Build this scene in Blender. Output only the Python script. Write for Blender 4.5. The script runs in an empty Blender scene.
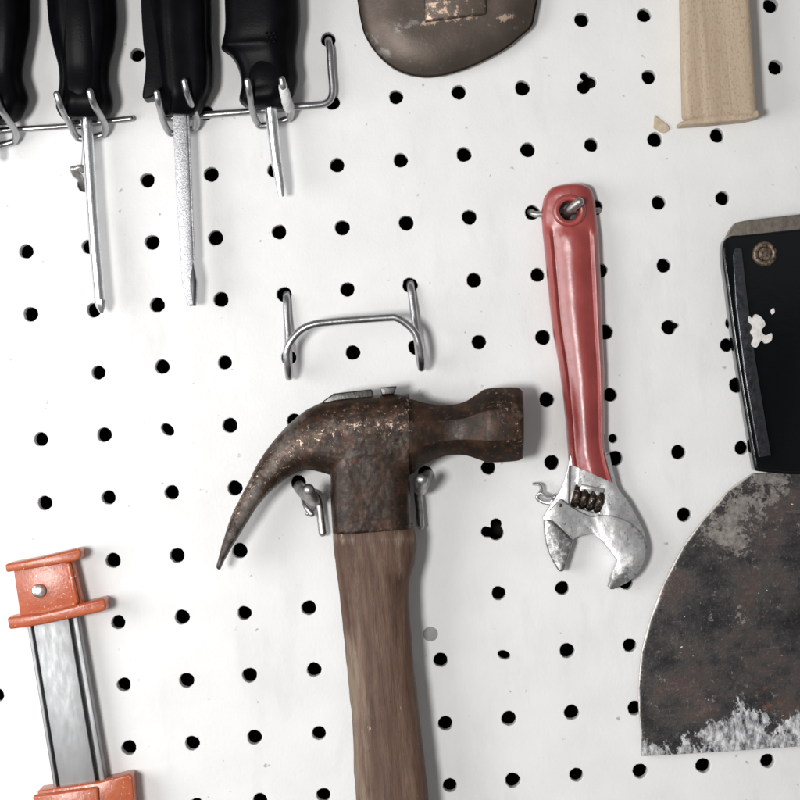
import bpy, bmesh, math, random
from mathutils import Vector, Matrix, noise

# ------------------------------------------------------------------ scene scale
S = 0.0254 / 63.4            # metres per photo pixel on the board (hole pitch = one inch)
D = 0.90                     # camera distance from the board
ROLL = math.radians(4.5)     # the board's rows climb to the right in the photo
DP = D / S
scn = bpy.context.scene
COL = scn.collection

# ------------------------------------------------------------------ camera
cam = bpy.data.cameras.new('camera'); co = bpy.data.objects.new('camera', cam); COL.objects.link(co)
co.location = (0, -D, 0)
co.rotation_euler = (Matrix.Rotation(ROLL, 4, 'Y') @ Matrix.Rotation(math.radians(90), 4, 'X')).to_euler()
cam.sensor_width = 36; cam.lens = 36 * D / (800 * S)
cam.clip_start = 0.02; cam.clip_end = 50
scn.camera = co

# ------------------------------------------------------------------ world (soft room light) and lamp
w = bpy.data.worlds.new('World'); scn.world = w; w.use_nodes = True
nt = w.node_tree; nt.nodes.clear()
out = nt.nodes.new('ShaderNodeOutputWorld'); bg = nt.nodes.new('ShaderNodeBackground')
tc = nt.nodes.new('ShaderNodeTexCoord'); sep = nt.nodes.new('ShaderNodeSeparateXYZ')
nz = nt.nodes.new('ShaderNodeTexNoise'); nz.inputs['Scale'].default_value = 2.6; nz.inputs['Detail'].default_value = 1
rmp = nt.nodes.new('ShaderNodeValToRGB')
rmp.color_ramp.elements[0].position = 0.40; rmp.color_ramp.elements[0].color = (0.14, 0.14, 0.15, 1)
rmp.color_ramp.elements[1].position = 0.60; rmp.color_ramp.elements[1].color = (1.0, 0.99, 0.98, 1)
nt.links.new(tc.outputs['Generated'], nz.inputs['Vector']); nt.links.new(nz.outputs['Fac'], rmp.inputs['Fac'])
nt.links.new(rmp.outputs['Color'], bg.inputs['Color']); bg.inputs['Strength'].default_value = 0.35
nt.links.new(bg.outputs['Background'], out.inputs['Surface'])

def area(name, loc, target, size, power, col=(1, 1, 1)):
    l = bpy.data.lights.new(name, 'AREA'); l.shape = 'DISK'; l.size = size; l.energy = power; l.color = col
    o = bpy.data.objects.new(name, l); COL.objects.link(o); o.location = loc
    o.rotation_euler = (Vector(target) - Vector(loc)).to_track_quat('-Z', 'Y').to_euler()
    return o
area('key_lamp', (-0.31, -0.98, -0.03), (0, 0, 0), 0.17, 6.3, (1.0, 0.992, 0.98))
area('soft_lamp', (-0.56, -0.42, 0.02), (-0.1, 0, 0), 0.40, 2.45, (0.98, 0.99, 1.0))

scn.view_settings.view_transform = 'Standard'; scn.view_settings.look = 'None'
scn.view_settings.exposure = 0.0; scn.view_settings.gamma = 1.0
scn.render.engine = 'CYCLES'

# ------------------------------------------------------------------ helpers: photo plane -> board frame
CR, SR = math.cos(-ROLL), math.sin(-ROLL)
def world(px, py, h, href=0.0):
    """photo-plane point at height h off the board; href = one reference height for the whole thing"""
    k = (1 - href / DP) * S
    dx, dy = (px - 400) * k, (400 - py) * k
    return Vector((dx * CR - dy * SR, -h * S, dx * SR + dy * CR))

class Thing:
    def __init__(self, name, label, cat, base, href=0.0, group=None):
        self.href = href
        self.o = bpy.data.objects.new(name, None); COL.objects.link(self.o)
        self.o.empty_display_size = 0.01
        self.base = world(base[0], base[1], 0, href); self.o.location = self.base
        self.o['label'] = label; self.o['category'] = cat
        if group: self.o['group'] = group
    def part(self, name, mesh, mat, parent=None, label=None, attr=None, smooth=True):
        return place(name, mesh, mat, parent or self.o, self.base, self.href, label, attr, smooth)

def place(name, me, mat, parent=None, base=Vector((0, 0, 0)), href=0.0, label=None, attr=None, smooth=True):
    """me is in photo-plane units (x = px, y = -py, z = height)"""
    if isinstance(me, bmesh.types.BMesh):
        bm = me; me = bpy.data.meshes.new(name); bm.to_mesh(me); bm.free()
    if attr:
        for an, fn in attr.items():
            a = me.attributes.new(an, 'FLOAT', 'POINT')
            for i, v in enumerate(me.vertices): a.data[i].value = fn(v.co.x, -v.co.y, v.co.z)
    for v in me.vertices:
        v.co = world(v.co.x, -v.co.y, v.co.z, href) - base
    me.name = name
    me.materials.clear(); me.materials.append(mat)
    bm = bmesh.new(); bm.from_mesh(me); bmesh.ops.recalc_face_normals(bm, faces=bm.faces); bm.to_mesh(me); bm.free()
    if smooth:
        me.polygons.foreach_set('use_smooth', [True] * len(me.polygons))
        me.set_sharp_from_angle(angle=math.radians(38))
    o = bpy.data.objects.new(name, me); COL.objects.link(o)
    if parent: o.parent = parent
    if not parent: o.location = base
    if label: o['label'] = label
    return o

def evaluated(me_or_bm, mods):
    if isinstance(me_or_bm, bmesh.types.BMesh):
        me = bpy.data.meshes.new('tmp'); me_or_bm.to_mesh(me); me_or_bm.free()
    else: me = me_or_bm
    o = bpy.data.objects.new('tmp', me); COL.objects.link(o)
    for typ, props in mods:
        m = o.modifiers.new(typ, typ)
        for k, v in props.items(): setattr(m, k, v)
    bpy.context.view_layer.update()
    dg = bpy.context.evaluated_depsgraph_get()
    r = bpy.data.meshes.new_from_object(o.evaluated_get(dg))
    bpy.data.objects.remove(o)
    return r

def cut(me, *cutters):
    for c in cutters:
        if isinstance(c, bmesh.types.BMesh):
            cm = bpy.data.meshes.new('tmpc'); bmesh.ops.recalc_face_normals(c, faces=c.faces); c.to_mesh(cm); c.free()
        else: cm = c
        if isinstance(me, bmesh.types.BMesh):
            bmesh.ops.recalc_face_normals(me, faces=me.faces)
        cobj = bpy.data.objects.new('tmpcut', cm); COL.objects.link(cobj)
        me = evaluated(me, [('BOOLEAN', dict(operation='DIFFERENCE', object=cobj, solver='EXACT'))])
        bpy.data.objects.remove(cobj)
    return me

def join(*items):
    bm = bmesh.new()
    for it in items:
        if isinstance(it, bmesh.types.BMesh):
            m = bpy.data.meshes.new('t'); it.to_mesh(m); it.free()
        else: m = it
        bm.from_mesh(m)
    return bm

def cr(p0, p1, p2, p3, t):
    return tuple(0.5 * (2 * b + (c - a) * t + (2 * a - 5 * b + 4 * c - d) * t * t + (3 * b - a - 3 * c + d) * t ** 3)
                 for a, b, c, d in zip(p0, p1, p2, p3))

def resample(pts, m):
    P = [pts[0]] + list(pts) + [pts[-1]]; out = []
    for i in range(len(pts) - 1):
        for k in range(m): out.append(cr(P[i], P[i + 1], P[i + 2], P[i + 3], k / m))
    out.append(tuple(pts[-1])); return out

def outline(pts, m=6):
    """closed outline; a third value marks a sharp corner"""
    n = len(pts); cs = [i for i, p in enumerate(pts) if len(p) > 2]
    if not cs:
        return [cr(pts[i - 1], pts[i], pts[(i + 1) % n], pts[(i + 2) % n], k / m) for i in range(n) for k in range(m)]
    out = []
    for a, c in enumerate(cs):
        e = cs[(a + 1) % len(cs)]
        if e <= c: e += n
        ch = [pts[j % n][:2] for j in range(c, e + 1)]
        out += ([ch[0]] if len(ch) == 2 else resample(ch, m)[:-1])
    return out

def plate(pts, z0, z1, bevel=0.0, seg=3, m=6):
    o = outline(pts, m); bm = bmesh.new()
    a = [bm.verts.new((x, -y, z0)) for x, y in o]; b = [bm.verts.new((x, -y, z1)) for x, y in o]
    n = len(o)
    bm.faces.new(a); bm.faces.new(b)
    for i in range(n): bm.faces.new((a[i], a[(i + 1) % n], b[(i + 1) % n], b[i]))
    bmesh.ops.recalc_face_normals(bm, faces=bm.faces)
    if bevel:
        return evaluated(bm, [('BEVEL', dict(width=bevel, segments=seg, limit_method='ANGLE', angle_limit=math.radians(35), use_clamp_overlap=True))])
    return bm

def inflate(pts, z0, edge_z, top_z, R, voxel, m=6, power=0.5):
    """solid whose upper face swells from its outline towards the middle"""
    o = [Vector(p) for p in outline(pts, m)]
    zt = (edge_z + top_z) / 2
    me = evaluated(plate(pts, z0, zt, 0, m=m), [('REMESH', dict(mode='VOXEL', voxel_size=voxel)), ('SMOOTH', dict(factor=0.5, iterations=2))])
    segs = [(a, b - a, max((b - a).length_squared, 1e-9)) for a, b in zip(o, o[1:] + o[:1])]
    for v in me.vertices:
        if v.co.z > zt - 1.2 * voxel:
            p = Vector((v.co.x, -v.co.y))
            d = min((p - a - ab * max(0.0, min(1.0, (p - a).dot(ab) / l2))).length_squared for a, ab, l2 in segs) ** 0.5
            u = 1 - min(d / R, 1)
            v.co.z = edge_z + (top_z - edge_z) * (1 - u * u) ** power
    return me

def se(v, e):
    return math.copysign(abs(v) ** (2.0 / e), v)

def loft(st, n=36, ex=2.4, m=5, lobes=0, lobe_amp=0.0, phase=0.0):
    """stations: (xL, yL, xR, yR, zc, b): both edges in the photo plane, centre height, half depth"""
    R = resample(st, m) if m > 1 else st
    bm = bmesh.new(); rings = []
    for (xl, yl, xr, yr, zc, b) in R:
        cx, cy = (xl + xr) / 2, (yl + yr) / 2; ax, ay = (xr - xl) / 2, (yr - yl) / 2
        ring = []
        for k in range(n):
            th = 2 * math.pi * (k + 0.5 * (n == 8)) / n
            f = 1 + lobe_amp * math.cos(lobes * th + phase) if lobes else 1
            g = 1 / math.cos(math.pi / 8) if n == 8 else 1
            u, v = se(math.cos(th), ex) * f * g, se(math.sin(th), ex) * f * g
            ring.append(bm.verts.new((cx + ax * u, -(cy + ay * u), zc + b * v)))
        rings.append(ring)
    for a, b_ in zip(rings, rings[1:]):
        for k in range(n): bm.faces.new((a[k], a[(k + 1) % n], b_[(k + 1) % n], b_[k]))
    bm.faces.new(rings[0]); bm.faces.new(rings[-1])
    bmesh.ops.recalc_face_normals(bm, faces=bm.faces)
    return bm

def wire(pts, r, m=8, n=14, caps=True, radii=None):
    """pts (x, y, h) in the photo plane"""
    P = [Vector((x, -y, z)) for x, y, z in resample(pts, m)]
    bm = bmesh.new(); rings = []
    t0 = (P[1] - P[0]).normalized(); nrm = t0.orthogonal().normalized()
    L = len(P); prev = t0
    seq = []
    for i, p in enumerate(P):
        t = ((P[min(i + 1, L - 1)] - P[max(i - 1, 0)])).normalized()
        q = prev.rotation_difference(t); nrm = (q @ nrm).normalized(); prev = t
        rr = r if not radii else r * (radii[0] + (radii[1] - radii[0]) * i / (L - 1))
        seq.append((p, t, nrm.copy(), rr))
    if caps:
        p, t, nn, rr = seq[0]
        pre = [(p - t * rr * math.sin(a), t, nn, rr * math.cos(a)) for a in (1.35, 1.0, 0.6, 0.3)]
        p, t, nn, rr = seq[-1]
        post = [(p + t * rr * math.sin(a), t, nn, rr * math.cos(a)) for a in (0.3, 0.6, 1.0, 1.35)]
        seq = pre + seq + post
    for p, t, nn, rr in seq:
        bt = t.cross(nn)
        rings.append([bm.verts.new(p + (nn * math.cos(2 * math.pi * k / n) + bt * math.sin(2 * math.pi * k / n)) * rr) for k in range(n)])
    for a, b in zip(rings, rings[1:]):
        for k in range(n): bm.faces.new((a[k], a[(k + 1) % n], b[(k + 1) % n], b[k]))
    bm.faces.new(rings[0]); bm.faces.new(rings[-1])
    return bm

def cyl(x, y, r, z0, z1, n=32, r1=None, bev=0):
    r1 = r if r1 is None else r1
    bm = bmesh.new()
    prof = [(r, z0), (r, z0 + (z1 - z0) * 0.6), (r1, z1)] if not bev else [(r, z0), (r, z1 - bev), (r - bev * 0.3, z1 - bev * 0.3), (r - bev, z1)]
    rings = [[bm.verts.new((x + rr * math.cos(2 * math.pi * k / n), -y + rr * math.sin(2 * math.pi * k / n), z)) for k in range(n)] for rr, z in prof]
    for a, b in zip(rings, rings[1:]):
        for k in range(n): bm.faces.new((a[k], a[(k + 1) % n], b[(k + 1) % n], b[k]))
    bm.faces.new(rings[0]); bm.faces.new(rings[-1])
    return bm

def torus(x, y, z, R, r, n=40, k=14, sq=1.0):
    bm = bmesh.new(); rings = []
    for i in range(n):
        a = 2 * math.pi * i / n
        rings.append([bm.verts.new((x + (R + r * math.cos(2 * math.pi * j / k)) * math.cos(a), -y + (R + r * math.cos(2 * math.pi * j / k)) * math.sin(a) * sq, z + r * math.sin(2 * math.pi * j / k))) for j in range(k)])
    for i in range(n):
        for j in range(k):
            bm.faces.new((rings[i][j], rings[(i + 1) % n][j], rings[(i + 1) % n][(j + 1) % k], rings[i][(j + 1) % k]))
    return bm

def roughen(me, amp, size, seed=0.0):
    if isinstance(me, bmesh.types.BMesh):
        m = bpy.data.meshes.new('t'); me.to_mesh(m); me.free(); me = m
    nr = [v.normal.copy() for v in me.vertices]
    for v, n in zip(me.vertices, nr):
        v.co += n * amp * noise.fractal(v.co / size + Vector((seed, seed, seed)), 1.0, 2.0, 3)
    return me

# ------------------------------------------------------------------ materials
class Mat:
    def __init__(self, name, rough=0.5, metal=0.0, spec=0.5):
        self.m = bpy.data.materials.new(name); self.m.use_nodes = True
        self.nt = self.m.node_tree; self.b = self.nt.nodes['Principled BSDF']
        self.b.inputs['Roughness'].default_value = rough; self.b.inputs['Metallic'].default_value = metal
        self.b.inputs['Specular IOR Level'].default_value = spec
        self.tc = self.nt.nodes.new('ShaderNodeTexCoord')
    def link(self, a, b): self.nt.links.new(a, b)
    def noise(self, size, detail=3, rough=0.55, stretch=(1, 1, 1), rot=(0, 0, 0), off=0.0, dist=0.0):
        mp = self.nt.nodes.new('ShaderNodeMapping'); mp.inputs['Scale'].default_value = stretch
        mp.inputs['Rotation'].default_value = rot; mp.inputs['Location'].default_value = (off, off, off)
        n = self.nt.nodes.new('ShaderNodeTexNoise'); n.inputs['Scale'].default_value = 1 / (size * S)
        n.inputs['Detail'].default_value = detail; n.inputs['Roughness'].default_value = rough
        n.inputs['Distortion'].default_value = dist
        self.link(self.tc.outputs['Object'], mp.inputs['Vector']); self.link(mp.outputs['Vector'], n.inputs['Vector'])
        return n.outputs['Fac']
    def vor(self, size, stretch=(1, 1, 1)):
        mp = self.nt.nodes.new('ShaderNodeMapping'); mp.inputs['Scale'].default_value = stretch
        n = self.nt.nodes.new('ShaderNodeTexVoronoi'); n.inputs['Scale'].default_value = 1 / (size * S)
        self.link(self.tc.outputs['Object'], mp.inputs['Vector']); self.link(mp.outputs['Vector'], n.inputs['Vector'])
        return n.outputs['Distance']
    def step(self, v, lo, hi):
        n = self.nt.nodes.new('ShaderNodeMapRange'); n.inputs['From Min'].default_value = lo; n.inputs['From Max'].default_value = hi
        self.link(v, n.inputs['Value']); return n.outputs['Result']
    def ramp(self, v, stops):
        n = self.nt.nodes.new('ShaderNodeValToRGB'); e = n.color_ramp.elements
        while len(e) < len(stops): e.new(0.5)
        for el, (p, c) in zip(e, stops): el.position = p; el.color = (*c, 1)
        self.link(v, n.inputs['Fac']); return n.outputs['Color']
    def mix(self, f, a, b):
        n = self.nt.nodes.new('ShaderNodeMix'); n.data_type = 'RGBA'
        for s, v in ((n.inputs[6], a), (n.inputs[7], b)):
            if isinstance(v, tuple): s.default_value = (*v, 1)
            else: self.link(v, s)
        if isinstance(f, float): n.inputs[0].default_value = f
        else: self.link(f, n.inputs[0])
        return n.outputs[2]
    def math(self, op, a, b):
        n = self.nt.nodes.new('ShaderNodeMath'); n.operation = op
        for s, v in zip(n.inputs, (a, b)):
            if isinstance(v, (int, float)): s.default_value = v
            else: self.link(v, s)
        return n.outputs[0]
    def attr(self, name):
        n = self.nt.nodes.new('ShaderNodeAttribute'); n.attribute_name = name; return n.outputs['Fac']
    def color(self, c):
        if isinstance(c, tuple): self.b.inputs['Base Color'].default_value = (*c, 1)
        else: self.link(c, self.b.inputs['Base Color'])
        return self
    def set(self, inp, v): self.link(v, self.b.inputs[inp]); return self
    def bump(self, v, dist_px, strength=1.0):
        n = self.nt.nodes.new('ShaderNodeBump'); n.inputs['Distance'].default_value = dist_px * S; n.inputs['Strength'].default_value = strength
        if self.b.inputs['Normal'].is_linked: self.link(self.b.inputs['Normal'].links[0].from_socket, n.inputs['Normal'])
        self.link(v, n.inputs['Height']); self.link(n.outputs['Normal'], self.b.inputs['Normal']); return self

# white painted board
M = Mat('board_paint', 0.5, 0, 0.35)
c = M.ramp(M.noise(60, 4), [(0.3, (0.80, 0.795, 0.785)), (0.7, (0.86, 0.86, 0.855))])
spk = M.step(M.noise(9, 2, 0.4, off=3.1), 0.745, 0.80)
c = M.mix(spk, c, (0.45, 0.42, 0.39))
f = M.step(M.noise(45, 5, 0.6, (1, 1, 0.3), off=7.7), 0.56, 0.80)
c = M.mix(M.math('MULTIPLY', f, 0.35), c, (0.55, 0.54, 0.53))
f = M.step(M.noise(16, 6, 0.75, (1, 1, 0.5), off=17.7), 0.66, 0.74)
c = M.mix(M.math('MULTIPLY', f, 0.14), c, (0.45, 0.43, 0.41))
M.color(c); M.bump(M.noise(3.2, 2), 0.35, 0.55); M.bump(M.noise(40, 2), 1.2, 0.25); board_m = M.m
M = Mat('board_edge', 0.8); M.color((0.30, 0.25, 0.20)); fibre_m = M.m
M = Mat('dark_wall', 0.9, 0, 0.1); M.color((0.012, 0.012, 0.012)); dark_m = M.m
M = Mat('filler', 0.7); M.color(M.ramp(M.noise(6, 3), [(0.3, (0.27, 0.27, 0.27)), (0.7, (0.40, 0.40, 0.39))])); filler_m = M.m

# bright steel wire
def steel(name, base=(0.62, 0.62, 0.62), rough=0.28, bump=0.25, size=4, stretch=(1, 1, 1), dirt=0.25):
    M = Mat(name, rough, 1.0)
    f = M.step(M.noise(7, 4, 0.6, stretch, off=1.7), 0.45, 0.72)
    M.color(M.mix(M.math('MULTIPLY', f, dirt), base, (0.16, 0.14, 0.12)))
    M.set('Roughness', M.math('ADD', M.math('MULTIPLY', M.noise(5, 3, 0.6, stretch), 0.3), rough - 0.1))
    M.bump(M.noise(size, 3, 0.6, stretch), 0.5, bump)
    return M.m
wire_m = steel('zinc_wire', (0.46, 0.46, 0.47), 0.27)
cap_m = steel('tarnished_cap', (0.30, 0.265, 0.23), 0.35, 0.3, 5, dirt=0.7)
sliver_m = steel('sliver_steel', (0.12, 0.117, 0.112), 0.35, 0.5, 3, dirt=0.7)
hook_m = steel('dull_hook_wire', (0.50, 0.49, 0.475), 0.4, 0.5, 3, dirt=0.6)
chrome_m = steel('chrome_shaft', (0.80, 0.82, 0.84), 0.2, 0.08)
bar_m = steel('clamp_bar_steel', (0.33, 0.335, 0.34), 0.5, 0.05, 6, (1, 1, 0.3), 0.12)

# sparkly pitted shaft
M = Mat('pitted_shaft', 0.42, 0.7)
f = M.step(M.noise(1.7, 3, 0.7), 0.42, 0.62)
M.color(M.mix(f, (0.66, 0.66, 0.67), (0.36, 0.36, 0.38))); M.bump(M.noise(1.6, 3, 0.7), 0.7, 0.8); pitted_m = M.m

# forged wrench steel
M = Mat('worn_wrench_steel', 0.33, 1.0)
f = M.step(M.noise(5, 6, 0.75), 0.57, 0.66)
c = M.mix(f, (0.68, 0.68, 0.68), (0.16, 0.15, 0.14))
f2 = M.step(M.noise(16, 4, 0.6, off=5.3), 0.66, 0.74)
c = M.mix(M.math('MULTIPLY', f2, 0.25), c, (0.42, 0.24, 0.14))
fj = M.step(M.math('ADD', M.noise(4, 5, 0.7, off=8), M.math('MULTIPLY', M.attr('jaw'), 0.28)), 0.66, 0.78)
c = M.mix(M.math('MULTIPLY', fj, 0.8), c, (0.22, 0.215, 0.21))
M.color(c); M.set('Roughness', M.math('ADD', M.math('MULTIPLY', M.noise(5, 4, .7), 0.3), 0.2))
M.bump(M.noise(2.6, 3, 0.6), 0.4, 0.25); M.bump(M.noise(34, 2, 0.5), 5.0, 0.5); wrench_m = M.m
M = Mat('oily_worm', 0.4, 0.8)
M.color(M.mix(M.step(M.noise(2.5, 4), 0.56, 0.7), (0.055, 0.038, 0.028), (0.5, 0.46, 0.42))); M.bump(M.noise(2, 3), 0.6, 0.6); worm_m = M.m

M = Mat('dark_ground_edge', 0.35, 0.6); M.color((0.035, 0.035, 0.038)); edge_m = M.m
# red dipped grip
M = Mat('red_vinyl', 0.3, 0, 0.7)
c = M.ramp(M.noise(30, 4, 0.6), [(0.3, (0.28, 0.028, 0.025)), (0.72, (0.40, 0.062, 0.053))])
f = M.step(M.noise(4.5, 4, 0.7, off=2.0), 0.70, 0.74)
c = M.mix(f, c, (0.06, 0.02, 0.018))
f = M.step(M.noise(10, 4, 0.7, off=7.0), 0.69, 0.8)
c = M.mix(M.math('MULTIPLY', f, 0.4), c, (0.62, 0.30, 0.25))
M.color(c); M.set('Roughness', M.math('ADD', M.math('MULTIPLY', M.noise(6, 4, 0.7), 0.34), 0.2))
M.bump(M.noise(5, 4, 0.6), 0.6, 0.3); M.b.inputs['Coat Weight'].default_value = 0.85; M.b.inputs['Coat Roughness'].default_value = 0.33; red_m = M.m

# rusty hammer head
M = Mat('rusty_forged_steel', 0.5, 0.3, 0.25)
c = M.ramp(M.noise(22, 6, 0.68), [(0.30, (0.009, 0.006, 0.005)), (0.5, (0.028, 0.016, 0.010)), (0.62, (0.060, 0.030, 0.018)), (0.74, (0.036, 0.027, 0.023))])
f = M.step(M.noise(7, 5, 0.7, off=4.4), 0.56, 0.66)
c = M.mix(M.math('MULTIPLY', f, 0.7), c, (0.085, 0.028, 0.014))
f = M.step(M.math('ADD', M.noise(11, 6, 0.75, off=44), M.math('MULTIPLY', M.attr('wear'), 0.17)), 0.63, 0.76)
c = M.mix(M.math('MULTIPLY', f, 0.55), c, (0.20, 0.135, 0.10))
fl = M.step(M.math('ADD', M.noise(4.2, 5, 0.75, off=9.0), M.math('MULTIPLY', M.attr('wear'), 0.145)), 0.67, 0.73)
c = M.mix(fl, c, (0.42, 0.32, 0.26))
f3 = M.step(M.math('ADD', M.noise(14, 4, 0.7, off=12), M.math('MULTIPLY', M.attr('grey'), 0.33)), 0.62, 0.82)
c = M.mix(M.math('MULTIPLY', f3, 0.6), c, (0.15, 0.135, 0.125))
M.color(c); M.set('Metallic', M.math('ADD', M.math('MULTIPLY', fl, 0.3), 0.18))
M.set('Roughness', M.math('ADD', M.math('MULTIPLY', M.noise(4, 4, 0.7), 0.4), 0.22))
M.bump(M.noise(3, 4, 0.65), 0.6, 0.3); M.bump(M.noise(18, 3, 0.6), 1.4, 0.15); M.bump(fl, 0.9, 0.5); rust_m = M.m

# brown wooden hammer handle
M = Mat('worn_brown_wood', 0.55, 0, 0.3)
c = M.ramp(M.noise(16, 6, 0.62, (1, 1, 0.10), (0, math.radians(-1), 0), dist=0.3), [(0.28, (0.058, 0.030, 0.020)), (0.5, (0.125, 0.070, 0.047)), (0.72, (0.21, 0.132, 0.095))])
fg = M.step(M.noise(5, 6, 0.72, (1, 1, 0.05), (0, math.radians(-1), 0), off=17), 0.47, 0.62)
c = M.mix(M.math('MULTIPLY', fg, 0.42), c, (0.035, 0.020, 0.014))
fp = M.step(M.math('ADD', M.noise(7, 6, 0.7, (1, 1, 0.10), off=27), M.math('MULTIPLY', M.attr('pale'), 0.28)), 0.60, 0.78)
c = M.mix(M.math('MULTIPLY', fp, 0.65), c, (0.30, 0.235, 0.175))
f = M.step(M.noise(26, 5, 0.6, (1, 1, 0.5), off=6), 0.55, 0.72)
c = M.mix(M.math('MULTIPLY', f, 0.55), c, (0.09, 0.042, 0.028))
f = M.step(M.noise(3.5, 3, 0.6, (1, 1, 0.22), off=2), 0.72, 0.76)
c = M.mix(f, c, (0.42, 0.34, 0.30))
f = M.step(M.noise(6, 4, 0.6, (1, 1, 0.35), off=8), 0.69, 0.73)
c = M.mix(f, c, (0.03, 0.02, 0.016))
M.color(c); M.bump(M.noise(3.5, 5, 0.7, (1, 1, 0.10)), 1.2, 0.7); M.bump(M.noise(18, 3), 2, 0.4); wood_m = M.m

# pale speckled wood
M = Mat('pale_beech', 0.55, 0, 0.3)
c = M.ramp(M.noise(14, 5, 0.6, (1, 1, 0.05), (0, math.radians(-1), 0)), [(0.3, (0.44, 0.335, 0.235)), (0.6, (0.57, 0.45, 0.325)), (0.75, (0.63, 0.52, 0.40))])
fg = M.step(M.noise(5, 5, 0.7, (1, 1, 0.03), off=13), 0.50, 0.66)
c = M.mix(M.math('MULTIPLY', fg, 0.45), c, (0.36, 0.25, 0.165))
f = M.step(M.noise(2.0, 2, 0.5, (1, 1, 0.6), off=3), 0.55, 0.63)
c = M.mix(M.math('MULTIPLY', f, 0.42), c, (0.30, 0.20, 0.135))
M.color(c); M.bump(M.noise(2.6, 2, 0.5, (1, 1, 0.55), off=3), -0.5, 0.4); pale_m = M.m
M = Mat('chip_wood', 0.7, 0, 0.2); M.color(M.ramp(M.noise(4, 3), [(0.3, (0.50, 0.40, 0.28)), (0.7, (0.66, 0.55, 0.42))])); chip_m = M.m

# black plastics
M = Mat('black_rubber_handle', 0.36, 0, 0.055); M.color(M.ramp(M.noise(20, 3), [(0.3, (0.002, 0.002, 0.0025)), (0.7, (0.0035, 0.0038, 0.005))])); M.bump(M.noise(2, 2), 0.25, 0.4); black_m = M.m
M = Mat('black_gloss_handle', 0.14, 0, 0.3)
f = M.step(M.noise(5, 4, 0.7, off=2.5), 0.74, 0.77)
M.color(M.mix(f, (0.003, 0.004, 0.005), (0.3, 0.27, 0.24))); M.bump(M.noise(8, 3), 0.5, 0.15); gloss_m = M.m
M = Mat('brown_ring', 0.5, 0.6); M.color(M.ramp(M.noise(3, 5), [(0.38, (0.035, 0.024, 0.018)), (0.62, (0.27, 0.20, 0.145))])); ring_m = M.m
M = Mat('white_paint_blob', 0.6, 0, 0.3); M.color(M.ramp(M.noise(6, 4), [(0.3, (0.60, 0.55, 0.52)), (0.6, (0.80, 0.78, 0.75))])); M.bump(M.noise(3, 3), 1, 0.6); blob_m = M.m

# paint-smeared blade
M = Mat('paint_smeared_blade', 0.42, 0.4, 0.4)
c = M.ramp(M.noise(50, 12, 0.78, (.7, 1, 1)), [(0.34, (0.012, 0.012, 0.015)), (0.45, (0.040, 0.037, 0.039)), (0.53, (0.075, 0.066, 0.063)), (0.60, (0.095, 0.066, 0.058)), (0.72, (0.19, 0.165, 0.155))])
f = M.step(M.noise(3.2, 6, 0.8, off=1), 0.57, 0.66)
c = M.mix(M.math('MULTIPLY', f, 0.55), c, (0.24, 0.19, 0.165))
f = M.step(M.noise(5, 4, 0.7, (.12, 1, 1), (0, math.radians(28), 0), off=41), 0.62, 0.72)
c = M.mix(M.math('MULTIPLY', f, 0.35), c, (0.22, 0.18, 0.16))
f = M.step(M.math('ADD', M.noise(13, 9, 0.80, off=5), M.math('MULTIPLY', M.attr('toppaint'), 0.20)), 0.610, 0.645)
c = M.mix(M.math('MULTIPLY', f, 0.75), c, M.ramp(M.noise(8, 5, .7), [(0.35, (0.19, 0.165, 0.15)), (0.65, (0.42, 0.385, 0.35))]))
f = M.step(M.math('ADD', M.noise(9, 5, 0.7, off=21), M.math('MULTIPLY', M.attr('rust'), 0.22)), 0.70, 0.80)
c = M.mix(M.math('MULTIPLY', f, 0.85), c, (0.26, 0.080, 0.025))
fw = M.step(M.math('ADD', M.noise(24, 12, 0.80, (1.2, 1, 0.8), (0, math.radians(20), 0), off=11), M.math('MULTIPLY', M.attr('botpaint'), 0.17)), 0.585, 0.61)
pc = M.ramp(M.noise(7, 7, 0.75, (1.2, 1, 0.6), off=2), [(0.40, (0.11, 0.11, 0.12)), (0.50, (0.40, 0.40, 0.41)), (0.60, (0.76, 0.76, 0.76))])
c = M.mix(fw, c, pc)
f = M.step(M.noise(6, 3, 0.6, off=31), 0.725, 0.735)
c = M.mix(f, c, (0.68, 0.66, 0.64))
f = M.step(M.attr('rim'), 0.45, 0.8)
c = M.mix(f, c, (0.55, 0.51, 0.47))
M.color(c); M.bump(M.noise(3.5, 5, 0.7), 0.7, 0.45); M.bump(fw, 1.2, 0.7)
M.set('Metallic', M.math('MULTIPLY', M.math('SUBTRACT', 1.0, fw), 0.4))
M.set('Roughness', M.math('ADD', M.math('MULTIPLY', M.noise(22, 7, 0.7), 0.5), 0.15)); blade_m = M.m

M = Mat('bronze_brown_steel', 0.46, 0.55, 0.45)
c = M.ramp(M.noise(40, 4, 0.6), [(0.3, (0.072, 0.056, 0.046)), (0.7, (0.13, 0.10, 0.082))])
f = M.step(M.math('ADD', M.noise(7, 6, 0.75, off=4), M.math('MULTIPLY', M.attr('flake'), 0.26)), 0.66, 0.74)
c = M.mix(f, c, (0.50, 0.36, 0.27))
f = M.step(M.math('ADD', M.noise(9, 5, 0.7, off=14), M.math('MULTIPLY', M.attr('scuff'), 0.22)), 0.62, 0.82)
c = M.mix(M.math('MULTIPLY', f, 0.55), c, (0.36, 0.35, 0.33))
M.color(c); M.bump(M.noise(4, 4, 0.7), 0.5, 0.35); M.bump(f, 0.4, 0.4); bronze_m = M.m

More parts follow.
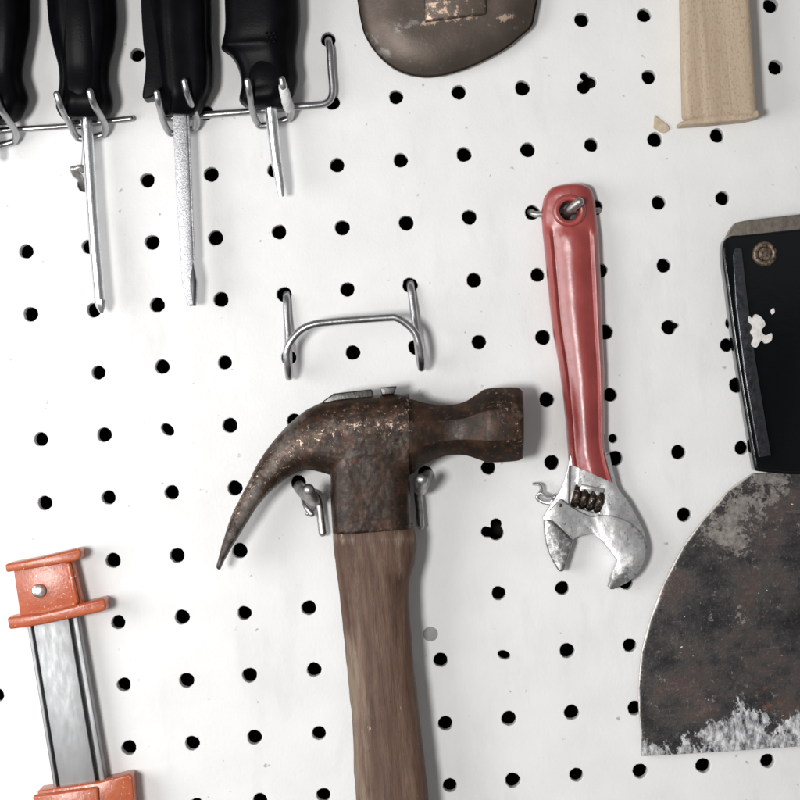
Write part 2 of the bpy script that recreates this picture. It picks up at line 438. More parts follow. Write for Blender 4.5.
M = Mat('orange_enamel', 0.3, 0, 0.5)
c = M.ramp(M.noise(20, 4), [(0.3, (0.42, 0.082, 0.028)), (0.7, (0.50, 0.118, 0.045))])
f = M.step(M.noise(4, 4, 0.7, off=3), 0.70, 0.73)
c = M.mix(M.math('MULTIPLY', f, 0.8), c, (0.82, 0.62, 0.52))
f = M.step(M.noise(3, 3, 0.6, off=33), 0.66, 0.68)
c = M.mix(f, c, (0.75, 0.60, 0.52))
M.color(c); M.bump(M.noise(5, 3, 0.6), 0.8, 0.3); orange_m = M.m
M = Mat('white_tape', 0.6); M.color((0.72, 0.72, 0.71)); M.bump(M.noise(3, 3), 0.8, 0.8); tape_m = M.m

# ------------------------------------------------------------------ the board
random.seed(4)
A0 = Vector((396.0, 97.3)); U = Vector((63.36, -4.95)); V = Vector((4.93, 62.55))
missing = {(-6, 5), (-6, 2), (5, 4), (0, 7), (-1, 8), (0, 8), (-4, 1), (-1, 7)}   # filled over or never drilled
def centre(i, j): return A0 + U * i + V * j
def board():
    from mathutils.geometry import tessellate_polygon
    bm = bmesh.new()
    extra = {cell(615, 459): (613, 438.5, 4.6), cell(731, 323): (727, 345, 6.8)}
    for i in range(-15, 17):
        for j in range(-12, 24):
            sq = [centre(i + a, j + b) for a, b in ((-.5, -.5), (.5, -.5), (.5, .5), (-.5, .5))]
            loops = []
            c = centre(i, j) + Vector((random.uniform(-.7, .7), random.uniform(-.7, .7)))
            r = 7.2 + random.uniform(-.35, .35); n = 30; ph = random.random() * 6
            key = special.get((i, j))
            if (i, j) not in missing_abs:
                pts = []
                for k in range(n):
                    th = -2 * math.pi * k / n
                    rr = r * (1 + 0.025 * math.sin(3 * th + ph) + random.uniform(-.032, .032))
                    if key == 'tri_a':      # three overlapping drillings
                        rr = max(ray_circle(th, cx, cy, q) for cx, cy, q in ((-3, 5, 6.6), (4, 0, 6.2), (-2, -6, 4.6)))
                    elif key == 'tri_b':
                        rr = max(ray_circle(th, cx, cy, q) for cx, cy, q in ((2, 2.5, 7.6), (-7.5, 1.5, 5.6), (2, -6, 5.8)))
                    elif key == 'oval':
                        rr = 1 / math.sqrt((math.cos(th - .35) / 6.6) ** 2 + (math.sin(th - .35) / 4.4) ** 2)
                    elif key == 'small':
                        rr = 1 / math.sqrt((math.cos(th - .7) / 7.4) ** 2 + (math.sin(th - .7) / 5.2) ** 2)
                    elif key == 'tail':
                        rr = max(rr, ray_circle(th, 8.5, -2, 2.2))
                    pts.append((c, rr, th))
                loops.append(pts)
            if (i, j) in extra:
                x, y, q = extra[(i, j)]
                loops.append([(Vector((x, y)), q, -2 * math.pi * k / 24) for k in range(24)])
            vs = [bm.verts.new((p.x, -p.y, 0)) for p in sq]; poly = [[v.co.copy() for v in vs]]; allv = list(vs)
            for lp in loops:
                rings = [[bm.verts.new((o.x + (rr + dr) * math.cos(th), -(o.y + (rr + dr) * math.sin(th)), z)) for o, rr, th in lp] for dr, z in ((.8, 0), (.25, -.25), (0, -.8), (0, -14))]
                for p, q in zip(rings, rings[1:]):
                    for k in range(len(p)): bm.faces.new((p[k], p[(k + 1) % len(p)], q[(k + 1) % len(p)], q[k]))
                allv += rings[0]; poly.append([v.co.copy() for v in rings[0]])
            for t in tessellate_polygon(poly):
                try: bm.faces.new([allv[k] for k in t])
                except ValueError: pass
    o = [centre(*q) for q in ((-15.5, -12.5), (16.5, -12.5), (16.5, 23.5), (-15.5, 23.5))]
    f = [bm.verts.new((p.x, -p.y, 0)) for p in o]; g = [bm.verts.new((p.x, -p.y, -14)) for p in o]
    for k in range(4): bm.faces.new((f[k], f[(k + 1) % 4], g[(k + 1) % 4], g[k]))
    bmesh.ops.remove_doubles(bm, verts=bm.verts, dist=0.01)
    return bm
def ray_circle(th, cx, cy, q):
    d = cx * math.cos(th) + cy * math.sin(th); e = q * q - (cx * cx + cy * cy - d * d)
    return d + math.sqrt(e) if e > 0 and d + math.sqrt(e) > 0 else 2.5
# lattice cells named by their place: column i from the hole under the round blade, row j
def cell(x, y):
    p = Vector((x, y)) - A0; det = U.x * V.y - U.y * V.x
    return (round((p.x * V.y - p.y * V.x) / det), round((U.x * p.y - U.y * p.x) / det))
missing_abs = {cell(*q) for q in ((35, 380), (673, 391), (305, 545), (431, 535), (435, 598), (20, 190), (142, 117), (15, 128), (557, 520), (620, 515), (3, 757), (785, 193), (779, 130))}
special = {cell(587, 78): 'tri_a', cell(493, 526): 'tri_b', cell(502, 660): 'oval', cell(168, 431): 'small', cell(668, 328): 'tail'}
T = Thing('pegboard', 'white painted pegboard with rows of round black holes, behind all the tools', 'pegboard', (400, 400))
T.part('panel', board(), board_m, smooth=False)
fd = T.part('filled_hole', cyl(430.5, 634, 7.4, -6, 0.3, bev=0.25), filler_m, label='round hole filled flush with grey filler, beside the hammer handle')
bm = bmesh.new()
vs = [bm.verts.new(v) for v in ((-3500, -3500, -46), (4500, -3500, -46), (4500, 3500, -46), (-3500, 3500, -46))]; bm.faces.new(vs)
bw = place('back_wall', bm, dark_m); bw['kind'] = 'structure'

# ------------------------------------------------------------------ hammer
T = Thing('claw_hammer', 'rusty brown claw hammer with worn wooden handle hanging in the middle of the board', 'hammer', (375, 600), 38)
Z = 38
head = join(
    loft([(216.5, 567, 219.5, 570, Z, 8), (222, 545, 229, 552, Z, 11), (231, 518, 245, 526, Z, 15), (246, 487, 264, 498, Z, 19), (264, 454, 285, 480, Z, 23), (292, 421, 304, 470, Z, 26), (323, 402, 328, 474, Z, 29), (362, 396, 360, 482, Z, 31), (409, 393, 409, 480, Z, 31)], ex=3.2),
    loft([(331, 455, 410, 455, Z, 30), (331, 495, 410, 492, Z, 30), (333, 533, 411, 528, Z, 29.5)], ex=5))
head = evaluated(head, [('REMESH', dict(mode='VOXEL', voxel_size=1.25)), ('SMOOTH', dict(factor=0.5, iterations=1))])
head = roughen(roughen(head, 0.55, 20, 3.0), 0.15, 4, 1.0)
neck = evaluated(loft([(404, 398, 404, 477, Z, 29), (413, 399.5, 413, 473, Z, 29), (427, 403, 427, 463, Z, 27), (446, 405, 446, 455.5, Z, 25), (464, 402, 464, 455, Z, 27), (478, 393.5, 478, 459, Z, 32), (488, 388.5, 489, 462, Z, 36), (515, 387.5, 516, 460.5, Z, 36), (522, 391.5, 522.5, 457, Z, 32)], n=8, ex=2, m=5),
                 [('BEVEL', dict(width=1.4, segments=2, limit_method='ANGLE', angle_limit=math.radians(30)))])
head = join(head, neck)
def seg_d(x, y, a, b):
    a = Vector(a); b = Vector(b); p = Vector((x, y)); t = max(0, min(1, (p - a).dot(b - a) / (b - a).length_squared)); return (p - a - (b - a) * t).length
def wear(x, y, z):
    d = .75 * min(seg_d(x, y, (232, 528), (256, 475)), seg_d(x, y, (256, 475), (300, 442)), seg_d(x, y, (300, 442), (345, 425)), seg_d(x, y, (345, 425), (400, 424)))
    w = max(0, 1 - d / 22)
    w = max(w, 0.95 * max(0, 1 - seg_d(x, y, (409, 396), (409, 428)) / 9))
    w = max(w, 0.8 * max(0, 1 - seg_d(x, y, (497, 394), (518, 440)) / 24)) + 0.5 * max(0, 1 - seg_d(x, y, (340, 530), (405, 528)) / 8)
    return w
def grey(x, y, z):
    return max(0, 1 - seg_d(x, y, (448, 433), (482, 428)) / 9) * 1.3 + 0.8 * max(0, 1 - seg_d(x, y, (220, 560), (300, 415)) / 13) + 0.5 * max(0, 1 - seg_d(x, y, (350, 455), (405, 440)) / 16)  # the band along the neck facet paints its highlight into the colour
ho = T.part('head', head, rust_m, attr={'wear': wear, 'grey': grey})
T.part('eye_wedge', join(plate([(322, 402, 1), (334, 393.5, 1), (372, 389, 1), (374, 398, 1), (330, 405, 1)], Z - 14, Z + 14, 1.5),
                          plate([(380, 387.5, 1), (397, 386, 1), (394, 394, 1), (382, 395, 1)], Z - 10, Z + 16, 1.2)), sliver_m, parent=ho, label='grey metal slivers driven into the top of the eye')
hd = loft([(334, 526, 413, 524, Z, 25), (333, 540, 416.5, 540, Z, 25), (335, 562, 415, 560, Z, 24), (338, 585, 409.5, 583, Z, 22), (342, 615, 410, 613, Z, 21), (346.5, 667, 414, 665, Z, 21), (352, 720, 420, 720, Z, 22), (354.5, 778, 426, 774, Z, 22), (358, 830, 431, 826, Z, 23), (363, 930, 440, 926, Z, 25), (367, 1010, 446, 1005, Z, 28), (372, 1050, 441, 1046, Z, 22)], n=48, ex=2.7, m=10)
hd = roughen(hd, 0.8, 22, 1.0)
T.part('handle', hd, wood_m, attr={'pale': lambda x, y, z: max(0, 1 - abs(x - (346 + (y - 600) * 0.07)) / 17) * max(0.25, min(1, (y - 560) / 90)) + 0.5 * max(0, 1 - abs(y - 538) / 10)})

HR = 3.6
def hammer_hook():
    a = wire([(299, 487, -14), (299.5, 487.5, 0), (305, 493, 10), (314, 499, 24), (314.5, 498, 40), (312.5, 493, 52), (311, 487.5, 60)], 6.0)
    b = wire([(428.5, 475, -14), (428, 475.5, 0), (425, 480, 10), (421, 488, 24), (419.5, 487, 40), (420, 483, 52), (421.5, 477.5, 60)], 6.0)
    c = wire([(305, 491, 6), (315, 494, 9), (319.5, 503, 11), (321.5, 520, 12), (323, 532, 13)], 4.0)
    d = wire([(425, 479, 6), (419, 483, 9), (418, 493, 11), (419.5, 510, 12), (420.5, 525, 13)], 4.0)
    return (('prong', a), ('prong', b), ('back_leg', c), ('back_leg', d))
T = Thing('hammer_hook', 'grey wire hook with two blunt prongs holding up the claw hammer', 'hook', (364, 482), 0, 'wire holders pushed into the board')
for nm, me in hammer_hook(): T.part(nm, me, hook_m)
T.part('bent_end', join(wire([(302, 498, 8), (306, 506, 14), (312, 513, 15)], 2.0, radii=(0.5, 1.7)), wire([(316, 505, 12), (312, 510, 14), (308, 513, 15)], 2.6, radii=(1, .8))), hook_m)

# ------------------------------------------------------------------ empty hook
T = Thing('hammer_hook', 'empty bright wire hook bowed forward above the hammer head, holding nothing', 'hook', (350, 330), 14, 'wire holders pushed into the board')
T.part('prong_wire', wire([(285.5, 293, -16), (285.5, 294, -4), (286, 299, 3.5), (286.5, 315, 6), (288, 335, 8), (288.5, 358, 11), (289, 372, 15), (289.5, 377, 23),
                    (289, 368, 33), (288, 353, 38), (292, 342, 40), (302, 331, 41), (314, 325.5, 42), (330, 323, 42), (360, 320.5, 42), (388, 318.5, 42), (397, 319, 42), (408, 326, 41), (415.5, 335, 40), (419, 347, 38),
                    (421, 360, 33), (421.5, 368, 23), (420, 362, 15), (418, 345, 11), (415.5, 325, 8), (413, 305, 6), (411, 288, 3.5), (410.5, 283, -4), (410.5, 282, -16)], 3.8, m=6), wire_m)

# ------------------------------------------------------------------ adjustable wrench
T = Thing('adjustable_wrench', 'adjustable wrench with red dipped handle and open worn steel jaws', 'wrench', (580, 400), 16)
def grip():
    top = []
    for q in range(41):
        t = -0.93 + 1.86 * q / 40; u = abs(t)
        z = 17.2 + 6.2 * max(0, 1 - (t / 0.66) ** 2) ** 1.15 + 3.3 * math.exp(-((u - 0.78) / 0.085) ** 2) - (1.5 * ((u - 0.8) / 0.13) ** 2 if u > 0.8 else 0)
        top.append((t, z))
    prof = [(-1.0, 7), (-0.99, 12)] + top + [(0.99, 12), (1.0, 7), (0.93, 4), (-0.93, 4)]
    st = [(561, 184.5, 580, 183.5, .55), (553, 187, 588, 185.5, .85), (547.5, 192, 592.5, 190, .97), (543.8, 200, 595.5, 200, 1), (542.3, 214, 597, 214, 1), (543, 232, 599, 231, 1), (545, 250, 600, 250, 1), (548, 282, 601.5, 282, 1), (552.5, 325, 603, 325, 1), (560, 370, 604.8, 370, 1), (566, 420, 605.2, 420, 1), (568, 447, 606, 447, 1), (569, 459, 610, 466, 1), (569.5, 464, 615.5, 484, .97)]
    R = resample(st, 8); bm = bmesh.new(); rings = []
    for xl, yl, xr, yr, f in R:
        cx, cy = (xl + xr) / 2, (yl + yr) / 2
        flat = max(0, min(1, (236 - cy) / 10))     # the eye end is plain and domed
        ring = []
        for t, z in prof:
            zz = z * (1 - flat) + (min(z, 7) if z <= 7 else 8 + 13 * math.sqrt(max(0, 1 - t * t)) ** 0.8) * flat
            zz = 12 + (zz - 12) * f
            ring.append(bm.verts.new((cx + (xr - xl) / 2 * t, -(cy + (yr - yl) / 2 * t), zz)))
        rings.append(ring)
    n = len(prof)
    for a, b in zip(rings, rings[1:]):
        for k in range(n): bm.faces.new((a[k], a[(k + 1) % n], b[(k + 1) % n], b[k]))
    bm.faces.new(rings[0]); bm.faces.new(rings[-1])
    bmesh.ops.recalc_face_normals(bm, faces=bm.faces)
    me = cut(bm, cyl(569, 211, 11.2, -5, 40, 40))
    return join(me, torus(569, 211, 19.5, 13.2, 3.6), torus(569, 211, 12, 12, 3))
T.part('handle', roughen(grip(), 0.25, 9, 2), red_m)
body = plate([(571, 452, 1), (566, 475), (561, 488), (553, 501), (543, 517, 1), (545, 530, 1), (556, 524, 1), (573, 540, 1), (577, 537), (585, 534), (592, 533, 1), (601, 540), (609, 550), (617, 560, 1), (612, 574), (608, 587, 1), (613, 589.5, 1), (630, 581), (641, 568), (647, 551), (645, 535), (637, 517), (627, 500), (617, 485), (609, 452, 1)], 5, 17, 2.2)
body = cut(body, plate([(569, 466, 1), (579, 467, 1), (578, 486, 1), (604, 490, 1), (600, 515, 1), (568, 506, 1)], 9, 60))
cres = plate([(560, 499, 1), (571, 507), (582, 513), (592, 516.5), (600, 515), (612, 516), (626, 521), (638, 531), (645, 545), (643, 562), (632, 578), (612, 588.5), (608.5, 586, 1), (612.5, 574), (617, 560, 1), (609, 550), (601, 540), (592, 533.5, 1), (577, 536.5), (572, 537, 1), (556, 521, 1), (544, 516, 1)], 12, 22.5, 1.6, 3)
pin = cyl(560, 505, 1.8, 15, 24, 14, bev=0.5)
rack = plate([(581, 484, 1), (604, 488.5, 1), (603.5, 493, 1), (600, 492.5, 1), (599, 496, 1), (596, 495.5, 1), (594, 491.5, 1), (592, 491, 1), (591, 494, 1), (588, 493.5, 1), (586, 489.5, 1), (584, 489.5, 1), (583, 492, 1), (580, 491, 1), (579, 488, 1)], 10, 20, 0.7)
jawf = lambda x, y, z: max(0, 1 - seg_d(x, y, (611, 586), (626, 569)) / 14) * 1.6 + .9 * max(0, 1 - seg_d(x, y, (644, 545), (622, 498)) / 9) + .8 * max(0, 1 - seg_d(x, y, (572, 468), (570, 500)) / 7) + .35 * max(0, 1 - seg_d(x, y, (575, 537), (600, 540)) / 8)  # besides the pitted jaw tip, shade painted into worm slot and body edges
T.part('head', roughen(join(body, cres, rack), 0.5, 16, 5), wrench_m, attr={'jaw': jawf})
T.part('movable_jaw', roughen(plate([(543.5, 518.5, 1), (552, 520.5, 1), (572.5, 541.5, 1), (568, 556), (563.5, 571, 1), (559, 571.5, 1), (550, 556), (545, 538)], 6, 20, 2.6), .3, 6, 1), wrench_m, attr={'jaw': lambda x, y, z: 1.0})
T.part('pin', pin, worm_m)
def worm():
    a, b = Vector((573, -495, 11)), Vector((603, -502.5, 11)); ax = (b - a).normalized(); s = ax.cross(Vector((0, 0, 1))).normalized(); u = s.cross(ax)
    bm = bmesh.new(); rings = []; N = 64
    for i in range(N + 1):
        t = i / N; r = 9.2 + 2.6 * (abs(math.sin(math.pi * 4 * t)) ** 0.6)
        p = a.lerp(b, t)
        rings.append([bm.verts.new(p + (s * math.cos(2 * math.pi * k / 28) + u * math.sin(2 * math.pi * k / 28)) * r) for k in range(28)])
    for p, q in zip(rings, rings[1:]):
        for k in range(28): bm.faces.new((p[k], p[(k + 1) % 28], q[(k + 1) % 28], q[k]))
    bm.faces.new(rings[0]); bm.faces.new(rings[-1]); return bm
T.part('worm_screw', worm(), worm_m)

T = Thing('wrench_hook', 'grey wire hook passing behind the red wrench handle with its blunt tip in the eye', 'hook', (569, 211), 0, 'wire holders pushed into the board')
T.part('back_wire', wire([(531, 211, -14), (531.5, 212, -2), (536, 214.5, 2), (555, 213, 2.2), (580, 211.5, 2.2), (594, 211, 2), (599, 210, -3), (599.5, 209, -14)], 3.2), hook_m)
T.part('prong', wire([(566, 216, 2), (566.5, 213, 12), (569, 211, 22), (577, 204.5, 30)], 4.6), hook_m)
T.part('back_washer', cyl(569, 211, 10.5, 0.3, 3.5, bev=0.6), wire_m)

T = Thing('wire_scrap', 'small twisted scrap of bright wire caught beside the wrench jaw', 'wire', (543, 495), 10)
T.part('twisted_wire', wire([(534, 484, 6), (540, 485, 10), (541, 491, 12), (537, 497, 12), (541, 501, 12), (549, 503, 14), (552, 500, 14)], 2.1, radii=(.8, 1.2)), wrench_m)
T.part('broken_tip', wire([(537, 497, 12), (540, 493, 14), (549, 497, 13), (554, 496, 12)], 1.8, radii=(.7, 1.3)), wrench_m)

# ------------------------------------------------------------------ screwdrivers in the wire rack
SDG = 'black handled screwdrivers hanging in the wire rack'
def fork(tl, bl, br, tr):
    return [(tl[0], tl[1], 61), ((tl[0] * 2 + bl[0]) / 3 + 0.3, (tl[1] * 2 + bl[1]) / 3, 55), (bl[0] - 1.6, bl[1] - 9, 26), (bl[0] + 1.5, bl[1] - 1, 12), (bl[0] + 7, bl[1] + 2, 9),
            (br[0] - 7, br[1] + 2, 9), (br[0] - 1, br[1] - 1, 12), (br[0] + 0.6, br[1] - 9, 26), ((tr[0] * 2 + br[0]) / 3 + 0.3, (tr[1] * 2 + br[1]) / 3, 55), (tr[0], tr[1], 61)]
def handle(st, lob=6, amp=0.045, ph=0.0):
    return loft(st, n=60, ex=2.3, m=7, lobes=lob, lobe_amp=amp, phase=ph)
ZS = 27
T = Thing('screwdriver', 'screwdriver with long thin round chrome shaft, just right of the leftmost handle', 'screwdriver', (86, 100), ZS, SDG)
T.part('handle', handle([(69, 119.5, 100, 119.5, ZS, 14), (63, 118, 106, 118, ZS, 20), (57.5, 108, 112, 108, ZS, 25), (58.5, 98, 112, 98, ZS, 26), (60.5, 82, 109, 82, ZS, 23), (59.5, 66, 110, 65, ZS, 24), (55, 48, 114, 47, ZS, 27), (50, 20, 117, 18, ZS, 30), (47, -30, 113, -32, ZS, 31), (45, -90, 108, -92, ZS, 29), (52, -120, 97, -122, ZS, 20)]), black_m)
T.part('thumb_panel', loft([(76, 101, 88, 101, ZS + 21, 3), (70, 92, 94, 92, ZS + 21, 4.5), (68, 70, 97, 70, ZS + 20, 5), (67, 48, 98, 47, ZS + 23, 5.5), (68, 20, 96, 18, ZS + 26, 5), (70, -20, 92, -22, ZS + 27, 4)], n=28, m=6), black_m)
T.part('shaft', join(wire([(86, 112, ZS), (89, 160, ZS), (93, 220, ZS), (99.6, 300, ZS)], 5.8, caps=False, n=24),
                    loft([(94, 300, 105.3, 300, ZS, 5.8), (96.2, 307, 105, 307, ZS, 4.6), (99.5, 312.5, 103, 313, ZS, 2)], n=8, m=2)), chrome_m)
T = Thing('screwdriver', 'flat-tipped screwdriver with a matt speckled silver shaft, between two other screwdrivers', 'screwdriver', (181, 100), ZS, SDG)
T.part('handle', join(handle([(171, 116, 193, 116, ZS, 11), (166, 115, 198, 115, ZS, 17), (163, 106, 205, 104, ZS, 22), (160, 98, 211, 92, ZS, 25), (156, 84, 213, 82, ZS, 26), (154, 63, 213, 62, ZS, 27), (152, 43, 211, 42, ZS, 28), (150, 10, 211, 8, ZS, 30), (148, -50, 208, -52, ZS, 29), (156, -90, 198, -92, ZS, 20)], 6, .05, 1.0),
                     plate([(145, 43), (147.5, 62), (147, 78), (144.5, 99), (150, 100.5), (158, 96), (170, 80), (170, 50), (160, 0), (146, -30), (143, 0)], ZS - 14, ZS + 18, 6, 4)), black_m)
T.part('shaft', join(plate([(172.5, 108, 1), (186.5, 108, 1), (190.5, 200, 1), (193.2, 262, 1), (197.5, 282, 1), (196.5, 305.5, 1), (188.5, 306.5, 1), (182.5, 284, 1), (181.5, 266, 1), (177, 200, 1)], ZS - 4, ZS + 5, 1.6, 2),
                     plate([(186.5, 112, 1), (189, 112, 1), (192.5, 200, 1), (194.8, 260, 1), (192.8, 260, 1), (190, 200, 1)], ZS - 5, ZS + 1, .4, 2)), pitted_m)
T.part('blade_edge', plate([(193.5, 263, 1), (196.8, 281, 1), (196, 306, 1), (193.5, 306, 1), (190.5, 281, 1)], ZS - 2, ZS + 6.4, .5, 2), edge_m, label='dark ground edge of the flat tip')
T = Thing('screwdriver', 'stubby screwdriver with short pointed shaft, nearest the upright of the wire rack', 'screwdriver', (270, 95), ZS, SDG)
T.part('handle', handle([(253, 109, 283, 108, ZS, 12), (246, 107.5, 284, 103, ZS, 19), (238.5, 100, 292, 96, ZS, 24), (240.5, 86, 297, 80, ZS, 25), (238, 70, 295.5, 66, ZS, 25), (231, 57, 295, 56, ZS, 26), (221, 49, 296, 46, ZS, 28), (221, 43, 297, 38, ZS, 28), (224, 25, 299, 20, ZS, 30), (223, -20, 297, -24, ZS, 31), (224, -70, 292, -74, ZS, 30), (232, -95, 282, -98, ZS, 20)], 5, .04, .6), black_m)
T.part('thumb_panel', loft([(253, 98, 285, 96, ZS + 18, 3), (250, 88, 287, 86, ZS + 20, 5), (251, 74, 284, 71, ZS + 20, 5.5), (257, 62, 280, 59, ZS + 20, 4)], n=28, m=6), black_m)
T.part('grip_dots', join(*[cyl(268 + 4 * a + 1.5 * (b % 2), 38 + 4.2 * b - a * .3, 1.2, ZS + 20, ZS + 30, 10, bev=.3) for a in range(3) for b in range(3)]), black_m)
T.part('shaft', join(wire([(270.5, 100, ZS), (273, 130, ZS), (277, 166, ZS)], 6.2, caps=False, n=24, radii=(1.05, .86)),
                    loft([(271.4, 164, 282.6, 163.5, ZS, 5.5), (273.2, 172, 283.2, 171.5, ZS, 5), (275.5, 184, 284.5, 183, ZS, 4), (278.6, 197, 284.5, 196.5, ZS, 1.5)], n=24, m=4)), chrome_m)
T = Thing('screwdriver', 'leftmost screwdriver, only the right side of its black handle in the picture', 'screwdriver', (-2, 100), ZS, SDG)
T.part('handle', handle([(-22, 124.5, 11, 123, ZS, 14), (-28, 121, 19, 119.5, ZS, 20), (-31, 112, 25, 110, ZS, 25), (-29, 99, 28, 98, ZS, 26), (-29, 78, 22.5, 76, ZS, 23), (-32, 52, 26, 51, ZS, 27), (-38, 22, 30, 20, ZS, 30), (-40, -40, 27, -42, ZS, 30), (-35, -100, 12, -102, ZS, 20)]), black_m)
T.part('shaft', wire([(-8, 115, ZS), (-7, 135, ZS), (-5, 158, ZS)], 4.5, n=20), chrome_m)

T = Thing('screwdriver_rack', 'wire rack rail at far left with forks round two screwdriver shafts', 'rack', (60, 126), 8, 'wire racks for the screwdrivers')
T.part('rail', wire([(-60, 135, 7), (0, 130.5, 7), (66, 126, 7), (110, 121, 7), (131, 118.5, 7)], 3.1), wire_m)
T.part('fork', wire(fork((65, 101.5), (75, 137), (106, 134), (97, 99)), 3.5), wire_m)
T.part('fork', wire(fork((-26, 107), (-16, 145), (17, 141), (5.5, 103.5)), 3.5), wire_m)
T.part('clip', join(wire([(80, 186, -12), (79, 178, 0), (75, 174, 5), (73, 169, 8)], 3.4), wire([(73, 170, 8), (79, 167.5, 9), (84, 168.5, 6)], 2.8), wire([(84, 127, 7), (84, 150, 5), (82, 170, 3)], 2.4)), hook_m)
T = Thing('screwdriver_rack', 'wire rack with a tall bent upright into the top hole, holding two screwdrivers', 'rack', (250, 112), 8, 'wire racks for the screwdrivers')
T.part('rail', wire([(328.5, 38.5, -14), (328, 38.5, -3), (328.5, 42, 5), (330, 52, 8), (331, 70, 8), (332.5, 88, 8), (331, 98, 8), (325, 103.5, 8), (312, 105.5, 8), (292, 107, 8), (249, 111.5, 8), (200, 115.5, 8), (167, 118.5, 8)], 3.7), wire_m)
T.part('fork', wire(fork((162.5, 100), (167, 132), (197, 128), (189.5, 89)), 3.5), wire_m)
f = T.part('fork', wire(fork((251, 88.5), (256, 124), (291, 118.5), (284.5, 87)), 3.5), wire_m)
T.part('tape', roughen(wire([(285.6, 93, 57), (286.8, 98, 55), (288.4, 105, 45), (289.8, 110, 27)], 5.0, n=20, radii=(.85, 1.1)), .9, 4), tape_m, parent=f, label='scrap of white tape wrapped round one prong')

# ------------------------------------------------------------------ round brown tool head at the top
T = Thing('tool_head', 'rounded dark brown metal tool head cut off by the top of the picture', 'tool head', (445, 20), 14)
hp = inflate([(350, -110), (354, -30), (361, 22), (368, 41), (380, 57), (395, 69), (412, 75.5), (431, 77), (452, 73.5), (478, 64), (505, 49.5), (521, 36.5), (531, 27.5), (535, 14), (540, -30), (530, -110), (440, -135)], 4, 9, 27, 42, 2.2, m=8)
T.part('blade', hp, bronze_m, attr={'flake': lambda x, y, z: max(0, 1 - seg_d(x, y, (424, 24), (480, 16)) / 7) + max(0, 1 - seg_d(x, y, (500, 20), (512, 17)) / 6),
                                    'scuff': lambda x, y, z: max(0, 1 - seg_d(x, y, (366, 34), (388, 58)) / 9) + max(0, 1 - seg_d(x, y, (400, 30), (412, 26)) / 9)})
T.part('top_block', plate([(424, -90, 1), (482, -94, 1), (486, 17, 1), (424, 25, 1)], 22, 32, 3), bronze_m, attr={'flake': lambda x, y, z: max(0, 1 - abs(y - 20) / 9) * .9, 'scuff': lambda x, y, z: 0})

# ------------------------------------------------------------------ pale wooden piece and chip
T = Thing('wooden_mallet', 'pale speckled wooden piece with a thin lip along its bottom, upper right', 'wooden tool', (718, 60), 22)
T.part('body', plate([(677, -150, 1), (739, -150, 1), (749, 5), (756, 118, 1), (683, 121.5, 1), (680.5, 4)], 4, 34, 7, 6), pale_m)
T.part('lip', plate([(678, 123.5, 1), (690, 119.5, 1), (740, 113.5, 1), (757, 111, 1), (757.5, 118, 1), (744, 121, 1), (700, 125, 1), (679, 126.5, 1)], 2, 32, 1.5), pale_m)
T = Thing('wood_chip', 'small torn tan flake of wood stuck to the board left of the pale wooden piece', 'wood chip', (660, 127), 2)
T.part('flake', plate([(654.5, 115, 1), (661, 120), (668.5, 126), (669, 130, 1), (664, 133), (658, 131), (653.5, 128, 1)], .2, 2.2, .6), chip_m)

# ------------------------------------------------------------------ scraper
T = Thing('scraper', 'wide scraper with black handle and rounded dark blade smeared with white paint', 'scraper', (790, 500), 12)
def interp(x, pts):
    for (a, p), (b, q) in zip(pts, pts[1:]):
        if x <= b: return p + (q - p) * max(0, (x - a) / (b - a))
    return pts[-1][1]
def blade():
    pts = outline([(752, 474, 1), (728, 491.5), (704, 519.5), (684, 546), (664, 584), (650.5, 620), (642, 652), (638.8, 688), (639.5, 716), (642, 738), (641.5, 757, 1), (720, 752.5), (800, 747, 1), (955, 735, 1), (950, 690), (940, 620), (905, 540), (870, 490), (835, 468, 1)], 8)
    pl = plate([p + (1,) if i in () else p for i, p in enumerate(pts)], 5, 9, .0, m=1)
    me = evaluated(pl, [('BEVEL', dict(width=1.0, segments=2, limit_method='ANGLE', angle_limit=math.radians(60)))])
    bm = bmesh.new(); bm.from_mesh(me)
    bmesh.ops.triangulate(bm, faces=bm.faces)
    for _ in range(7):
        es = [e for e in bm.edges if e.calc_length() > 6]
        if not es: break
        bmesh.ops.subdivide_edges(bm, edges=es, cuts=1); bmesh.ops.triangulate(bm, faces=[f for f in bm.faces if len(f.verts) > 3])
    return bm
lft = [(752, 474), (728, 491.5), (704, 519.5), (684, 546), (664, 584), (650.5, 620), (642, 652), (638.8, 688), (639.5, 716), (642, 738)]
T.part('blade', blade(), blade_m, attr={
    'toppaint': lambda x, y, z: max(0, 1 - seg_d(x, y, (775, 470), (725, 535)) / 42) + .35 * max(0, 1 - seg_d(x, y, (735, 620), (760, 605)) / 14),
    'botpaint': lambda x, y, z: max(-.6, min(1.0, (y - interp(x, ((600, 744), (660, 741), (690, 736), (712, 716), (733, 703), (745, 688), (758, 704), (772, 716), (800, 700), (960, 690)))) / 34 + .25)),
    'rust': lambda x, y, z: max(0, 1 - math.dist((x, y), (775, 697)) / 34) + max(0, 1 - math.dist((x, y), (762, 616)) / 12),
    'rim': lambda x, y, z: max(0, 1 - min(seg_d(x, y, a, b) for a, b in zip(lft, lft[1:])) / 2.0)})
hs = T.part('handle', plate([(752.5, 470.5, 1), (740.5, 400), (731, 340), (724.5, 290), (720.5, 260), (721.5, 243), (729, 237), (742, 236), (800, 230), (845, 227), (858, 236), (860, 260), (848, 400), (838, 468, 1), (795, 474)], 3, 28, 7.5, 7), gloss_m)
T.part('end_cap', plate([(724, 240, 1), (732, 226), (739, 222.5), (765, 219), (840, 212), (853, 222), (857, 232, 1), (800, 232)], 6, 24, 6, 6), cap_m, label='worn bare metal cap at the top of the black handle')
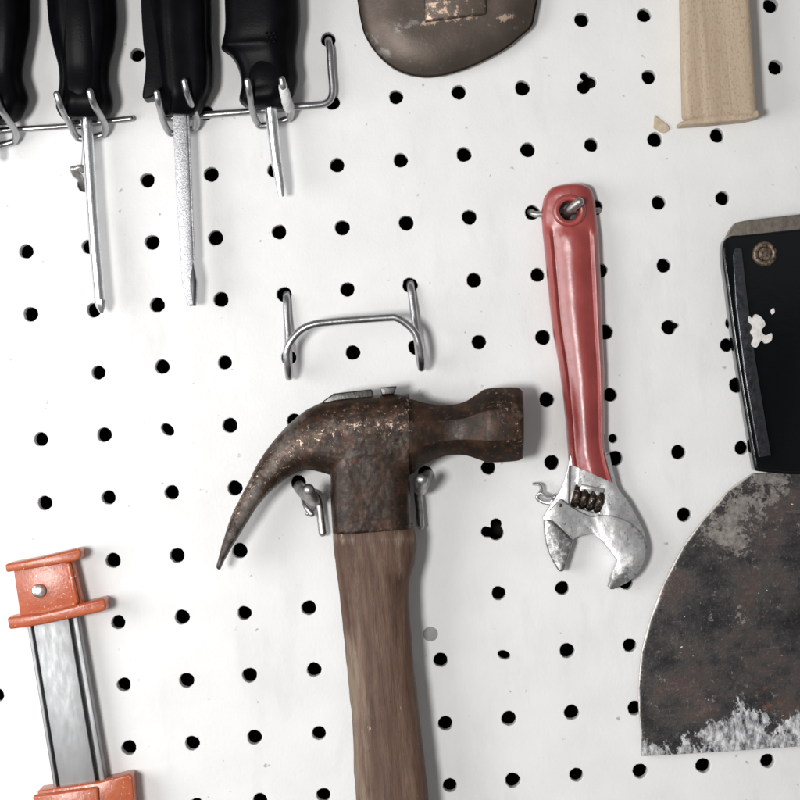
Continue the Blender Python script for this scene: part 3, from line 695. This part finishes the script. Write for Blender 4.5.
T.part('tang_edge', join(plate([(730, 256, 1), (733, 249), (739, 250, 1), (744.5, 300, 1), (752.5, 360, 1), (768, 455, 1), (756, 457, 1), (742, 375, 1), (733, 305, 1)], 20, 31.5, 4.2, 6), ), steel('dark_edge_steel', (0.10, 0.105, 0.12), .2))
T.part('hanging_ring', join(torus(762, 255, 28.5, 9.5, 3.0), cyl(762, 255, 6.5, 20, 28.6, bev=.5)), ring_m, parent=hs)
T.part('paint_blob', roughen(join(plate([(746, 317), (749, 319), (752, 315), (758, 318), (762, 325), (758, 331), (762, 336), (768, 334), (768, 341), (762, 344), (758, 341), (753, 348), (748, 345), (750, 338), (747, 333), (749, 327), (745, 322)], 28, 33.5, .9),
        plate([(768, 311), (771, 309), (772, 313), (769, 315)], 27.5, 29, .4)), .3, 3), blob_m, parent=hs, label='splash of dried white paint')

# ------------------------------------------------------------------ orange bar clamp
T = Thing('bar_clamp', 'orange bar clamp with grey steel bar, at lower left edge of the picture', 'clamp', (60, 680), 18)
jaw = join(plate([(14, 563, 1), (72, 552.5, 1), (84.5, 605, 1), (22, 620, 1)], 4, 25, 1.5),
           plate([(8, 563, 1), (40, 557, 1), (80, 547.5, 1), (84, 549, 1), (83.5, 557, 1), (78, 560, 1), (40, 566.5, 1), (9, 571, 1)], 3, 35, 2.2),
           plate([(10, 616, 1), (42, 612, 1), (82, 602.5, 1), (104, 597, 1), (108, 598, 1), (108.5, 608, 1), (103, 610.5, 1), (42, 623.5, 1), (12, 628, 1)], 3, 35, 2.4),
           plate([(67, 562, 1), (72, 560.5, 1), (81, 602, 1), (76, 604, 1)], 6, 31, 2))
up = T.part('upper_jaw', roughen(jaw, .25, 8), orange_m)
T.part('rivet', cyl(40.5, 590, 7, 20, 32, bev=3), chrome_m, parent=up)
T.part('bar', join(plate([(33.5, 620, 1), (69.5, 617, 1), (97.5, 786, 1), (61, 788, 1)], 8, 24, 1.0),
                   plate([(27, 620, 1), (31, 620, 1), (58, 788, 1), (54.5, 788, 1)], 5, 22, 1),
                   plate([(30, 620, 1), (74, 617, 1), (103, 786, 1), (56, 788, 1)], 6, 11, .5),
                   plate([(73, 617, 1), (78.5, 616, 1), (107, 784, 1), (101, 786, 1)], 5, 23, 1.4)), bar_m)
lo = join(plate([(40, 788, 1), (102, 779, 1), (131, 771.5, 1), (134, 773, 1), (140, 840, 1), (44, 850, 1)], 3, 34, 3),
          plate([(36, 792, 1), (101, 783, 1), (104, 850, 1), (44, 860, 1)], 30, 39, 2.5))
T.part('lower_jaw', roughen(lo, .25, 8), orange_m)
